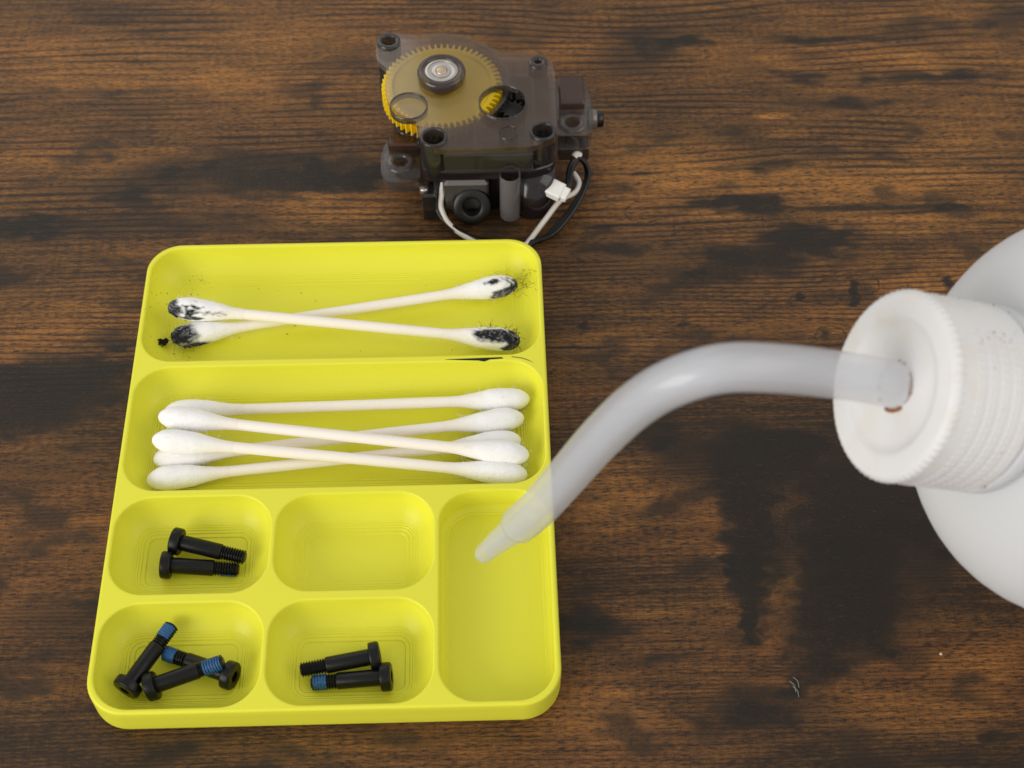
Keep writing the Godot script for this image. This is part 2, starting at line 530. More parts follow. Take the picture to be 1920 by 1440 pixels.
# stains: each [centre along, centre angle, half length, half angle, darkness, raggedness]; angle 0 faces the local +y
func cotton(st: SurfaceTool, side: float, stains: Array, seed_value: int, fine: bool) -> void:
	var n := noise(seed_value, 0.35, 4)
	var lump := noise(seed_value + 5, 0.22, 2)
	var na := 72 if fine else 36
	var ns := 72 if fine else 34
	var rows := []
	var cols := []
	for i in ns + 1:
		var u := float(i) / ns
		var s := 16.0 * pow(u, 1.5)
		var r := bud_radius(s)
		var row := PackedVector3Array()
		var col := PackedColorArray()
		for k in na:
			var a := TAU * k / na
			var p := Vector3(s, r * cos(a), r * sin(a))
			var q := Vector3(p.x * 0.55, p.y, p.z) + Vector3(0, 0, seed_value)
			var f: float = lump.get_noise_3dv(p) * 0.12 * clampf(r - 1.1, 0.0, 1.0) * 1.3 + n.get_noise_3dv(p * 3.0) * 0.03 * clampf(r - 0.9, 0.0, 1.0)
			var c := Color(0.93, 0.925, 0.91).lerp(Color(0.905, 0.85, 0.76), smoothstep(8.0, 14.5, s))
			for e in stains:
				var da: float = wrapf(a - deg_to_rad(e[1]), -PI, PI) * r / maxf(deg_to_rad(e[3]) * 2.3, 0.01)
				var ds: float = (s - e[0]) / e[2]
				var d: float = 1.0 - ds * ds - da * da + n.get_noise_3dv(q * 1.4) * e[5] * 1.3 + n.get_noise_3dv(q * 4.0) * e[5] * 0.5
				var v: float = (clampf(d * 1.7, 0.0, 1.0) * 0.88 + clampf(d + 0.45, 0.0, 1.0) * 0.12) * e[4]
				if e[4] < 0.8: v *= clampf(0.75 + n.get_noise_3dv(q * 3.0) * 2.2, 0.0, 1.3)
				v *= clampf(1.15 + n.get_noise_3dv(q * 2.0) * 0.8, 0.0, 1.0)
				c = c.lerp(Color(0.016, 0.017, 0.02), v)
				f += v * (0.12 + 0.3 * n.get_noise_3dv(q * 3.2))
			row.append(Vector3(side * (s - 37.0), (r + f) * cos(a), (r + f) * sin(a)))
			col.append(c)
		rows.append(row)
		cols.append(col)
	st.set_smooth_group(0)
	for i in ns:
		for k in na:
			var k2 := (k + 1) % na
			for e in ([[i, k], [i + 1, k], [i, k2], [i, k2], [i + 1, k], [i + 1, k2]] if side < 0 else [[i, k], [i, k2], [i + 1, k], [i, k2], [i + 1, k2], [i + 1, k]]):
				st.set_color(cols[e[0]][e[1]])
				st.add_vertex(rows[e[0]][e[1]])

func fuzz(st: SurfaceTool, side: float, count: int, r: RandomNumberGenerator, reach: float, thick: float, a_from: float, a_to: float, s_to: float) -> void:
	for i in count:
		var s := r.randf_range(0.3, s_to)
		var a := deg_to_rad(r.randf_range(a_from, a_to))
		var rad := bud_radius(s) - 0.05
		var out := Vector3(0, cos(a), sin(a))
		var p := Vector3(side * (s - 37.0), 0, 0) + out * rad
		var dir := (out * 0.7 + Vector3(r.randf_range(-1, 1), r.randf_range(-0.6, 0.6), r.randf_range(-0.6, 0.6))).normalized()
		var pts := [p]
		var step := reach * r.randf_range(0.4, 1.0) / 4.0
		for k in 4:
			p += dir * step
			dir = (dir + Vector3(r.randf_range(-1, 1), r.randf_range(-1, 1), r.randf_range(-1, 1)) * 0.75).normalized()
			pts.append(p)
		sheet(st, tube_rows(smooth_path(pts, 2), [thick], 3))

func place(o: Node3D, a: Vector3, b: Vector3, from_end: bool, roll: float) -> void:
	var x := (b - a).normalized()
	var y := Vector3(0, 0.8, 0.6)
	y = (y - x * y.dot(x)).normalized()
	var basis := Basis(x, y, x.cross(y)).rotated(x, deg_to_rad(roll))
	o.transform = Transform3D(basis.scaled(Vector3.ONE * MM), (a if from_end else (a + b) / 2) * MM)

func make_swab(label: String, group: String, left: Array, right: Array, seed_value: int) -> Node3D:
	var t := thing("cotton_swab", label, "cotton swab", Vector3.ZERO, group)
	var fine := left.size() + right.size() > 0
	var stick := begin()
	var prof := []
	for k in 25: prof.append([-22.0 + k * 44.0 / 24, 1.1 + 0.025 * wobble.get_noise_2d(k * 3.1, seed_value * 9.0)])
	sheet(stick, lathe_x(prof, 24))
	var paper := paint(Color8(244, 237, 225), 0.75)
	paper.rim_enabled = true
	paper.rim = 0.2
	rough_skin(paper, grain_normal(61, 0.05, 5.0), 0.09, 0.4)
	part("stick", stick, paper, t)
	var wool := paint(Color.WHITE, 0.95)
	wool.vertex_color_use_as_albedo = true
	wool.rim_enabled = true
	wool.rim = 0.5
	wool.metallic_specular = 0.2
	wool.backlight_enabled = true
	wool.backlight = Color(0.25, 0.25, 0.24)
	rough_skin(wool, grain_normal(62, 0.04, 6.0), 0.07, 0.45)
	for side in [1.0, -1.0]:
		var st := begin()
		# side +1: the bud at local -x (left), -1: at +x
		cotton(st, side, left if side > 0 else right, seed_value + int(side), fine)
		part("cotton_bud", st, wool, t)
	var fz := begin()
	var r := RandomNumberGenerator.new()
	r.seed = seed_value
	for side in [1.0, -1.0]: fuzz(fz, side, 110, r, 1.6, 0.018, -180, 180, 13.0)
	var hair := part("cotton_fuzz", fz, wool_plain, t)
	hair.set_meta("kind", "stuff")
	return t

var wool_plain: StandardMaterial3D

func swabs() -> void:
	wool_plain = paint(Color(0.95, 0.945, 0.93), 0.9)
	var used := "used cotton swabs in the top compartment"
	var clean := "clean cotton swabs in the second compartment"
	var under := make_swab("used cotton swab lying underneath, black wet tip at its left, grey tip upper right", used,
		[[1.2, 20, 4.9, 130, 1.0, 0.35], [5.2, 72, 3.4, 30, 1.0, 0.4]],
		[[5.6, -25, 2.4, 22, 1.0, 0.7], [3.0, 52, 4.4, 38, 0.95, 0.8], [1.0, 10, 1.8, 60, 0.78, 0.8], [2.8, -40, 1.8, 20, 0.6, 0.9]], 101)
	place(under, Vector3(-36.6, 4.0, -31.6), Vector3(37.4, 4.1, -44.5), false, 0)
	var over := make_swab("used cotton swab lying across the other, grey smears left and large black stain right", used,
		[[1.0, 20, 2.7, 75, 0.95, 0.6], [4.4, 10, 4.4, 34, 0.78, 1.2], [4.4, 52, 4.6, 18, 0.95, 0.8], [8.0, 20, 1.8, 14, 0.6, 1.2], [11.5, 15, 1.6, 14, 0.45, 1.2]],
		[[5.0, -18, 5.4, 50, 1.0, 0.4], [0.9, 10, 2.6, 110, 1.0, 0.45], [2.4, 45, 1.6, 26, 0.9, 0.7]], 202)
	place(over, Vector3(-37.0, 7.6, -37.2), Vector3(37.4, 4.2, -28.7), false, 0)
	# black fibres on the soiled tips
	var black := paint(Color(0.03, 0.03, 0.03), 0.7)
	var r := RandomNumberGenerator.new()
	r.seed = 77
	var f1 := begin()
	fuzz(f1, -1.0, 40, r, 2.2, 0.028, -130, -30, 9.0)
	fuzz(f1, -1.0, 14, r, 2.2, 0.05, -60, 90, 2.0)
	fuzz(f1, 1.0, 6, r, 1.2, 0.03, -60, 140, 7.0)
	part("black_fibres", f1, black, over).set_meta("kind", "stuff")
	var f2 := begin()
	fuzz(f2, -1.0, 30, r, 3.6, 0.018, -120, 90, 4.0)
	fuzz(f2, 1.0, 12, r, 1.6, 0.04, 20, 140, 4.0)
	part("black_fibres", f2, black, under).set_meta("kind", "stuff")

	var proto := make_swab("clean white cotton swab rearmost in the second compartment, against its back wall", clean, [], [], 303)
	place(proto, Vector3(-35.4, 3.8, -12.9), Vector3(38.4, 4.0, -14.2), false, 10)
	var spots := [
		[Vector3(-36.6, 3.9, -1.4), Vector3(37.4, 4.1, -9.6), 75, "clean white cotton swab second from the back at its right end, passing under two others"],
		[Vector3(-37.1, 3.9, 3.3), Vector3(36.4, 3.9, -4.3), 200, "clean white cotton swab nearest the front at its left end, shaded right tip"],
		[Vector3(-35.6, 8.0, -9.1), Vector3(38.0, 6.4, 1.1), 130, "clean white cotton swab lying on top, its left end highest at the back"],
		[Vector3(-36.0, 8.1, -3.5), Vector3(37.4, 4.5, 4.4), 290, "clean white cotton swab lying on top, its right end nearest the front under the spout"],
	]
	for s in spots:
		var c := proto.duplicate() as Node3D
		c.name = numbered("cotton_swab")
		c.set_meta("label", s[3])
		add_child(c, true)
		place(c, s[0], s[1], false, s[2])

# ------------------------------------------------------------------ screws
func make_screw() -> Node3D:
	var t := thing("screw", "", "screw", Vector3.ZERO, "black shoulder screws in the tray")
	var steel := paint(Color8(17, 17, 17), 0.32)
	steel.metallic_specular = 0.36
	rough_skin(steel, grain_normal(71, 0.06, 4.0), 0.1, 0.35)
	var head := begin()
	# hexagonal socket in the outer face, then the rounded rim of the head
	var n := 48
	var hexa := PackedVector3Array()
	var deep := PackedVector3Array()
	var ring := []
	for k in n:
		var a := TAU * k / n
		var d := fposmod(a, PI / 3) - PI / 6
		var r := 1.0 / cos(d)
		hexa.append(Vector3(0.0, r * cos(a), r * sin(a)))
		deep.append(Vector3(1.3, r * 0.98 * cos(a), r * 0.98 * sin(a)))
	fan(head, deep)
	sheet(head, [deep, hexa], true, -1)
	var prof := lathe_x([[0.0, 2.2], [0.06, 2.42], [0.25, 2.58], [0.4, 2.62], [1.6, 2.62], [1.85, 2.56], [1.95, 2.4], [1.95, 1.5]], n)
	sheet(head, [hexa, prof[0]], true, -1)
	sheet(head, prof)
	part("head", head, steel, t)
	var shank := begin()
	var sp := lathe_x([[1.9, 1.5], [2.1, 1.52], [9.7, 1.52], [10.0, 1.36], [10.05, 1.1]], 32)
	sheet(shank, sp)
	part("shank", shank, steel, t)
	var thread := begin()
	var tp := []
	var p := 0.5
	for k in 9:
		var x := 10.0 + k * p
		tp.append_array([[x, 1.08], [x + 0.12, 1.1], [x + 0.24, 1.38], [x + 0.34, 1.38]])
	tp.append_array([[14.35, 1.1], [14.6, 0.9], [14.62, 0.02]])
	sheet(thread, lathe_x(tp, 32), true, -1)
	part("thread", thread, steel, t)
	return t

# the blue thread-locking coat: a patch over part of the thread, following its ridges
func coat(t: Node3D, x0: float, x1: float, a0: float, a1: float, m: Material) -> void:
	var st := begin()
	var rows := []
	var n := 24
	var k := 0
	var x := x0
	while x <= x1 + 0.001:
		var row := PackedVector3Array()
		for i in n + 1:
			var a := deg_to_rad(lerpf(a0, a1, float(i) / n))
			var edge := 0.0 if i in [0, n] else 0.02 + 0.16 * wobble.get_noise_2d(i * 0.6, x * 3.0)
			var r := (1.42 if k % 4 in [1, 2] else 1.30) + edge - (0.25 if x > 14.2 else 0.0)
			row.append(Vector3(x, r * cos(a), r * sin(a)))
		rows.append(row)
		x += 0.125
		k += 1
	sheet(st, rows, false)
	part("thread_coating", st, m, t)

func screws() -> void:
	var blue := paint(Color8(22, 84, 134), 0.5)
	var proto := make_screw()
	# head end, tip end, roll, coating [from, to, angle from, angle to]
	var list := [
		[Vector3(-30.7, 4.5, 17.2), Vector3(-16.5, 3.6, 20.9), 0, [], "black screw at the back of the middle left compartment, no coating showing"],
		[Vector3(-32.3, 3.9, 22.1), Vector3(-17.9, 2.7, 22.9), 0, [11.2, 14.0, 45, 150], "black screw at the front of the middle left compartment, thin blue strip under its thread"],
		[Vector3(-35.9, 4.6, 47.9), Vector3(-28.8, 4.8, 35.5), 20, [11.6, 14.3, -150, 20], "black screw standing out leftmost in the front left compartment, blue tip pointing back"],
		[Vector3(-16.6, 3.9, 45.4), Vector3(-30.1, 2.9, 39.8), 0, [12.0, 14.4, -110, 110], "black screw lying under another, its socket head facing right in the front left compartment"],
		[Vector3(-32.2, 4.0, 47.2), Vector3(-18.5, 6.7, 43.7), 15, [10.9, 14.2, -100, 90], "black screw lying over another, blue tip at its right end in the front left compartment"],
		[Vector3(9.5, 4.4, 42.0), Vector3(-4.6, 3.6, 44.2), 0, [], "black screw at the back of the front middle compartment, bare black thread"],
		[Vector3(11.6, 3.9, 46.0), Vector3(-2.7, 2.7, 46.4), 0, [11.7, 14.4, -110, 110], "black screw at the front of the front middle compartment, blue thread at its left"],
	]
	for k in list.size():
		var s = list[k]
		var o := proto
		if k > 0:
			o = proto.duplicate() as Node3D
			o.name = numbered("screw")
			add_child(o, true)
		o.set_meta("label", s[4])
		place(o, s[0], s[1], true, s[2])
		if s[3].size(): coats.append([o, s[3]])
	for c in coats: coat(c[0], c[1][0], c[1][1], c[1][2], c[1][3], blue)

var coats := []

# ------------------------------------------------------------------ gearbox
func ring_outline(c: Vector2, r: float, n := 32) -> PackedVector2Array:
	var out := PackedVector2Array()
	for k in n: out.append(c + Vector2.from_angle(TAU * k / n) * r)
	return out

func gearbox() -> void:
	var base := Vector3(27, 0, -84)
	var t := thing("gearbox", "smoky see-through plastic gearbox with a yellow gear under its cover", "gearbox", base)
	var smoke := smoky(Color8(58, 54, 52), 0.34, 0.08)
	var amber := smoky(Color8(90, 62, 34), 0.25, 0.08)
	var smoke_dark := smoky(Color8(40, 37, 37), 0.58, 0.08)
	var smoke_deep := smoky(Color8(34, 27, 29), 0.86)
	var black := paint(Color(0.018, 0.018, 0.02), 0.3)
	var yellow := paint(Color8(240, 206, 28), 0.4)
	var steel := paint(Color8(190, 186, 180), 0.28, 0.9)
	var off := -base
	# --- cover plate with its openings
	var plate := CSGCombiner3D.new()
	plate.name = "cover"
	plate.position = off
	var outline := rounded([Vector2(6.3, -100.9), Vector2(7.6, -103.8), Vector2(11, -104), Vector2(15, -103.2), Vector2(21, -104), Vector2(26.9, -102.8), Vector2(31.7, -99), Vector2(35, -96.9), Vector2(39.7, -96.8), Vector2(42, -96.6), Vector2(45.6, -95), Vector2(46.4, -91), Vector2(46, -74.5), Vector2(45.7, -69.7), Vector2(43.2, -68.7), Vector2(40.6, -67.4), Vector2(21.7, -67.0), Vector2(19.5, -67.4), Vector2(16.6, -69.2), Vector2(16.1, -75.2), Vector2(12.5, -77.9), Vector2(9.8, -80.5), Vector2(8.6, -86), Vector2(9.0, -92.4), Vector2(6.6, -95)], 1.2)
	var poly := CSGPolygon3D.new()
	poly.name = "plate"
	poly.polygon = outline
	poly.depth = 1.5
	poly.transform = Transform3D(Basis(Vector3(1, 0, 0), Vector3(0, 0, 1), Vector3(0, -1, 0)), Vector3(0, 20.5, 0))
	plate.add_child(poly)
	for c in [[34.6, -81.1, 5.0], [19.5, -70.6, 2.3], [43.0, -71.8, 2.2], [42.8, -93.6, 0.8], [9.2, -101.0, 1.6], [21.2, -89.6, 4.2]]:
		var hole := CSGCylinder3D.new()
		hole.name = "opening"
		hole.operation = CSGShape3D.OPERATION_SUBTRACTION
		hole.radius = c[2]
		hole.height = 6.0
		hole.sides = 40
		hole.position = Vector3(c[0], 21, c[1])
		plate.add_child(hole, true)
	plate.material_override = amber
	t.add_child(plate, true)
	# raised rims round the openings, ribs below the plate
	for c in [[34.6, -81.1, 5.0, 0.35, 22.0], [14.0, -80.4, 3.9, 0.28, 22.0], [35.6, -71.7, 1.9, 0.25, 22.0]]:
		var st := begin()
		var ro: float = c[2] + c[3]
		sheet(st, lathe_y([[c[4] - 1.4, c[2]], [c[4] + 0.2, c[2]], [c[4] + 0.25, c[2] + 0.1], [c[4] + 0.2, ro], [c[4] - 1.4, ro], [c[4] - 1.4, c[2]]], Vector3(c[0], 0, c[1]), 40))
		part("cover_rim", st, smoke_dark, t, off)
	for r in [[28.0, -77.5, 28.8, -67.2], [30, -71.9, 41, -71.3], [41, -90, 41.7, -73], [36, -91, 45, -90.4], [37, -95, 37.6, -88]]:
		var st := begin()
		box(st, Vector3(r[0], 15.6, r[1]), Vector3(r[2], 20.4, r[3]), 0.12)
		part("rib", st, smoke_deep, t, off)
	# wall of the gear chamber, seen through the plate as a dark arc
	var arc := begin()
	var arc_rows := [PackedVector3Array(), PackedVector3Array(), PackedVector3Array(), PackedVector3Array()]
	for k in 41:
		var a := lerpf(deg_to_rad(-100), deg_to_rad(112), k / 40.0)
		for e in 4:
			var rr := 14.6 if e in [0, 1] else 15.3
			arc_rows[e].append(Vector3(21.2 + rr * cos(a), 14.0 if e in [0, 3] else 20.4, -89.6 + rr * sin(a)))
	sheet(arc, arc_rows, false, -1)
	part("chamber_wall", arc, smoke, t, off)
	# front, right and back walls of the cover
	for wall in [[Vector3(21.5, 14.6, -67.9), Vector3(40.8, 20.4, -66.8)], [Vector3(45.0, 12.0, -92.0), Vector3(46.0, 20.4, -74.0)], [Vector3(35.0, 12.0, -97.0), Vector3(43.0, 20.4, -96.0)]]:
		var st := begin()
		box(st, wall[0], wall[1], 0.25)
		part("cover_wall", st, smoke, t, off)
	# screw bosses
	for c in [[19.5, -70.6, 3.0, 2.3, 11.5, 22.5], [43.0, -71.8, 2.9, 2.2, 10.0, 22.5], [42.8, -93.6, 2.2, 0.8, 12.0, 22.3], [9.2, -101.0, 2.7, 1.6, 8.0, 22.6]]:
		var st := begin()
		var at := Vector3(c[0], 0, c[1])
		sheet(st, lathe_y([[c[4], c[2]], [c[5] - 0.25, c[2]], [c[5], c[2] - 0.2], [c[5], c[3] + 0.15], [c[5] - 0.2, c[3]], [c[4] + 3.5, c[3]]], at, 32))
		var b := part("screw_boss", st, smoke_dark, t, off)
		var bottom := begin()
		sheet(bottom, lathe_y([[c[4] + 3.6, c[3] - 0.02], [c[4] + 3.8, c[3] * 0.55], [c[4] + 3.6, c[3] * 0.5], [c[4] + 2.6, c[3] * 0.4], [c[4] + 2.5, 0.02]], at, 24))
		part("sunk_screw", bottom, black, b)
	# --- yellow gear under the plate
	var gear := begin()
	var teeth := 58
	var n := teeth * 6
	var prof := [11.9, 12.0, 13.35, 13.4, 12.1, 11.9]
	var g_rows := []
	for e in [[15.2, 0.96], [15.4, 1.0], [19.3, 1.0], [19.5, 0.985]]:
		var row := PackedVector3Array()
		for k in n:
			var a := TAU * (k + 0.0) / n
			var r: float = prof[k % 6] * e[1] * 1.012
			row.append(Vector3(21.2 + r * cos(a), e[0], -89.6 + r * sin(a)))
		g_rows.append(row)
	for e in [[19.5, 11.2], [19.0, 10.9], [19.0, 3.0]]:
		var row := PackedVector3Array()
		for k in n:
			var a := TAU * k / n
			row.append(Vector3(21.2 + e[1] * cos(a), e[0], -89.6 + e[1] * sin(a)))
		g_rows.append(row)
	sheet(gear, g_rows, true, -1)
	fan(gear, g_rows[0])
	part("gear", gear, yellow, t, off)
	# a small pinion beside it, dim inside the housing
	var pin := begin()
	var p_rows := []
	for e in [12.0, 18.5]:
		var row := PackedVector3Array()
		for k in 60:
			var r := 2.1 if k % 5 in [0, 1, 4] else 2.9
			row.append(Vector3(36.8 + r * cos(TAU * k / 60), e, -82.5 + r * sin(TAU * k / 60)))
		p_rows.append(row)
	sheet(pin, p_rows, true, -1)
	fan(pin, p_rows[1], true)
	part("pinion", pin, paint(Color(0.09, 0.08, 0.075), 0.4), t, off)
	# --- hub with its bearing
	var hub := begin()
	sheet(hub, lathe_y([[21.6, 5.2], [22.1, 5.25], [22.3, 5.35], [23.2, 5.4], [23.8, 5.2], [24.05, 4.8], [24.0, 3.75], [23.5, 3.7]], Vector3(21.2, 0, -89.6), 56))
	part("hub", hub, smoky(Color8(58, 48, 50), 0.75), t, off)
	var bearing := begin()
	sheet(bearing, lathe_y([[23.3, 3.72], [23.75, 3.65], [23.8, 3.1], [23.55, 3.0], [23.5, 2.2], [23.75, 2.1], [23.8, 1.35], [23.5, 1.2]], Vector3(21.2, 0, -89.6), 48), true, -1)
	part("bearing", bearing, steel, t, off)
	var tip := begin()
	sheet(tip, lathe_y([[23.0, 1.3], [23.9, 1.2], [24.0, 1.0], [24.0, 0.02]], Vector3(21.2, 0, -89.6), 24))
	part("shaft_end", tip, paint(Color8(196, 176, 150), 0.35, 0.7), t, off)
	# --- lower housing
	var low := begin()
	prism(low, rounded([Vector2(16.5, -78), Vector2(17.2, -70.2), Vector2(33.5, -69.6), Vector2(34, -68.5), Vector2(40, -67.2), Vector2(44.4, -69.5), Vector2(46, -75), Vector2(45.5, -94), Vector2(36, -96), Vector2(30, -99), Vector2(18, -101), Vector2(10, -98), Vector2(9.5, -88), Vector2(12, -80)], 2.0), 0.2, 12.0, 0.4)
	part("lower_housing", low, smoke_deep, t, off)
	var mid := begin()
	prism(mid, rounded([Vector2(16.3, -78.5), Vector2(16.6, -68.6), Vector2(21, -67.6), Vector2(41, -67.6), Vector2(45.6, -69.5), Vector2(46.4, -94), Vector2(35.5, -97.2), Vector2(31.5, -99.5), Vector2(20, -103.6), Vector2(7, -103), Vector2(6.6, -95), Vector2(9, -88), Vector2(11.5, -79.5)], 1.5), 12.1, 14.5, 0.3)
	part("middle_plate", mid, smoke_deep, t, off)
	# --- mounting ears
	var ears := [
		[[Vector2(7.2, -74.5), Vector2(8.6, -80.5), Vector2(16.2, -81), Vector2(16.2, -67.2), Vector2(9.2, -67.2), Vector2(7.6, -69.5)], 9.4, 12.0, Vector2(11.8, -73.2), 1.6],
		[[Vector2(46.2, -96.2), Vector2(54.0, -96.8), Vector2(55.2, -84), Vector2(54.4, -79.3), Vector2(52.5, -78.6), Vector2(46.2, -78.8)], 9.8, 13.8, Vector2(50.2, -82.6), 1.7],
	]
	for e in ears:
		var ear := CSGCombiner3D.new()
		ear.name = "mounting_ear"
		ear.position = off
		var pg := CSGPolygon3D.new()
		pg.name = "tab"
		pg.polygon = rounded(e[0], 1.8)
		pg.depth = e[2] - e[1]
		pg.transform = Transform3D(Basis(Vector3(1, 0, 0), Vector3(0, 0, 1), Vector3(0, -1, 0)), Vector3(0, e[1], 0))
		ear.add_child(pg)
		var hole := CSGCylinder3D.new()
		hole.name = "opening"
		hole.operation = CSGShape3D.OPERATION_SUBTRACTION
		hole.radius = e[4]
		hole.height = 8.0
		hole.sides = 32
		hole.position = Vector3(e[3].x, e[2], e[3].y)
		ear.add_child(hole)
		ear.material_override = smoke
		t.add_child(ear, true)
		var rim := begin()
		sheet(rim, lathe_y([[e[2] - 0.1, 3.3], [e[2] + 0.5, 3.1], [e[2] + 0.55, 1.9], [e[2] + 0.4, e[4]], [e[1], e[4]]], Vector3(e[3].x, 0, e[3].y), 32))
		part("ear_rim", rim, smoke, t, off)
	var lower := begin()
	box(lower, Vector3(47.0, 5.5, -83.0), Vector3(54.0, 9.7, -78.8), 0.4)
	part("ear_bracket", lower, smoke_dark, t, off)
	for b in [[Vector3(47.4, 13.9, -95.6), Vector3(53.2, 16.4, -86.4)], [Vector3(9.0, 12.1, -80.0), Vector3(15.9, 14.2, -76.4)]]:
		var st := begin()
		box(st, b[0], b[1], 0.4)
		part("ear_block", st, smoky(Color8(70, 42, 30), 0.6), t, off)
	# output shaft at the right
	var shaft := begin()
	for row in [lathe_x([[54.0, 2.3], [55.8, 2.3], [56.0, 2.1], [56.0, 0.02]], 24)]: sheet(shaft, row)
	part("output_bush", shaft, paint(Color8(120, 110, 104), 0.3, 0.4), t, off + Vector3(0, 11.5, -86))
	var cap := begin()
	sheet(cap, lathe_x([[56.0, 1.9], [57.2, 1.9], [57.5, 1.6], [57.5, 0.02]], 24))
	part("output_cap", cap, black, t, off + Vector3(0, 11.5, -86))
	# --- motor at the front
	var can := begin()
	box(can, Vector3(21.0, 2.0, -70.5), Vector3(31.2, 11.2, -67.4), 0.8)
	part("motor_can", can, paint(Color8(120, 116, 112), 0.3, 0.75), t, off)
	var end := begin()
	sheet(end, lathe_x([[-3.0, 4.3], [1.4, 4.3], [1.8, 4.2], [2.1, 3.8], [2.2, 2.3], [2.0, 2.0], [-2.4, 1.85], [-2.5, 0.02]], 40))
	var cap_node := part("motor_end_cap", end, paint(Color(0.022, 0.022, 0.024), 0.4), t)
	cap_node.transform = Transform3D(Basis(Vector3(0.0, 0.5, 0.866), Vector3(0, 0.866, -0.5), Vector3(-1, 0, 0)), off + Vector3(27.3, 4.6, -67.0))
	var post := begin()
	sheet(post, lathe_y([[1.5, 0.02], [1.5, 2.1], [2.0, 2.3], [15.0, 2.3]], Vector3(35.8, 0, -66.4), 28))
	part("support_post", post, smoky(Color8(120, 116, 116), 0.7), t, off)
	var drum := begin()
	sheet(drum, lathe_y([[0.2, 4.6], [12.0, 4.9], [12.0, 0.02]], Vector3(41.0, 0, -70.8), 40))
	part("round_housing", drum, smoke_deep, t, off)
	var clip := begin()
	box(clip, Vector3(16.4, 0.2, -70.0), Vector3(19.6, 8.6, -66.2), 0.5)
	part("wire_clip", clip, smoke_dark, t, off)
	var side_screw := begin()
	sheet(side_screw, lathe_y([[9.0, 0.02], [9.0, 0.8], [8.6, 1.0], [7.5, 1.0]], Vector3(16.8, 0, -68.4), 20))
	part("side_screw", side_screw, steel, t, off)
	# --- wires and plug
	var white_wire := paint(Color8(222, 216, 206), 0.5)
	var black_wire := paint(Color(0.02, 0.02, 0.022), 0.38)
	var w1 := [Vector3(21.0, 8.6, -70.0), Vector3(20.6, 7.0, -67.8), Vector3(20.5, 4.0, -66.6), Vector3(22.2, 2.0, -63.6), Vector3(26.5, 1.2, -59.9), Vector3(31.5, 0.8, -57.0), Vector3(35.5, 0.7, -56.6), Vector3(38.8, 0.8, -57.9), Vector3(43.4, 2.0, -64.0), Vector3(47.2, 3.4, -68.8), Vector3(50.5, 4.2, -70.4), Vector3(51.6, 4.6, -73.0), Vector3(50.4, 5.2, -75.5)]
	var wires := [[w1, white_wire, 0.62]]
	for k in 3:
		var shift := Vector3(-0.9 - 0.35 * k, 0.15 * k, 0.1 * k)
		var path := []
		for q in 5: path.append(w1[q] + shift * (1.0 - q * 0.1) + Vector3(0, 0.2 * (k % 2), -0.9 * q * 0.25 - 0.2))
		path.append_array([Vector3(32, 0.7, -58.4 - 0.5 * k), Vector3(37.5, 0.7, -57.6 - 0.6 * k), Vector3(42.5 + 0.8 * k, 1.0 + 0.4 * k, -59.4), Vector3(46.5 + 0.9 * k, 2.2 + 0.4 * k, -63.2), Vector3(50.6 + 0.6 * k, 3.5 + 0.5 * k, -68.6), Vector3(53.2 + 0.3 * k, 5.0 + 0.4 * k, -74.0), Vector3(53.0, 6.4 + 0.4 * k, -77.0), Vector3(51.6 - 0.3 * k, 7.2 + 0.3 * k, -77.6), Vector3(50.0 - 0.3 * k, 7.0, -74.8 - 0.3 * k), Vector3(49.2 - 0.3 * k, 6.0, -70.6), Vector3(48.0 - 0.3 * k, 4.6, -69.4 + 0.3 * k)])
		wires.append([path, black_wire, 0.5])
	for wre in wires:
		var st := begin()
		tube(st, smooth_path(wre[0], 6), wre[2], 10)
		part("wire", st, wre[1], t, off)
	var sleeve := begin()
	tube(sleeve, smooth_path([Vector3(51.9, 7.7, -78.3), Vector3(51.2, 8.2, -78.3), Vector3(50.6, 7.9, -77.8)], 4), 0.85, 10)
	part("wire_sleeve", sleeve, white_wire, t, off)
	var plug := begin()
	box(plug, Vector3(-2.9, -1.1, -1.7), Vector3(1.9, 1.1, 1.7), 0.25)
	box(plug, Vector3(1.7, -0.8, -1.3), Vector3(3.1, 0.9, 1.3), 0.2)
	var plug_node := part("plug", plug, paint(Color8(236, 234, 228), 0.45), t)
	plug_node.transform = Transform3D(Basis.from_euler(Vector3(0.25, -0.5, -0.2)).scaled(Vector3.ONE * 1.12), off + Vector3(45.6, 8.0, -68.0))
	var pins := begin()
	for k in 3: box(pins, Vector3(-3.0, 0.3, -1.2 + k * 0.9), Vector3(-1.5, 1.16, -0.7 + k * 0.9), 0.05)
	part("plug_slot", pins, paint(Color8(150, 146, 138), 0.5), plug_node)

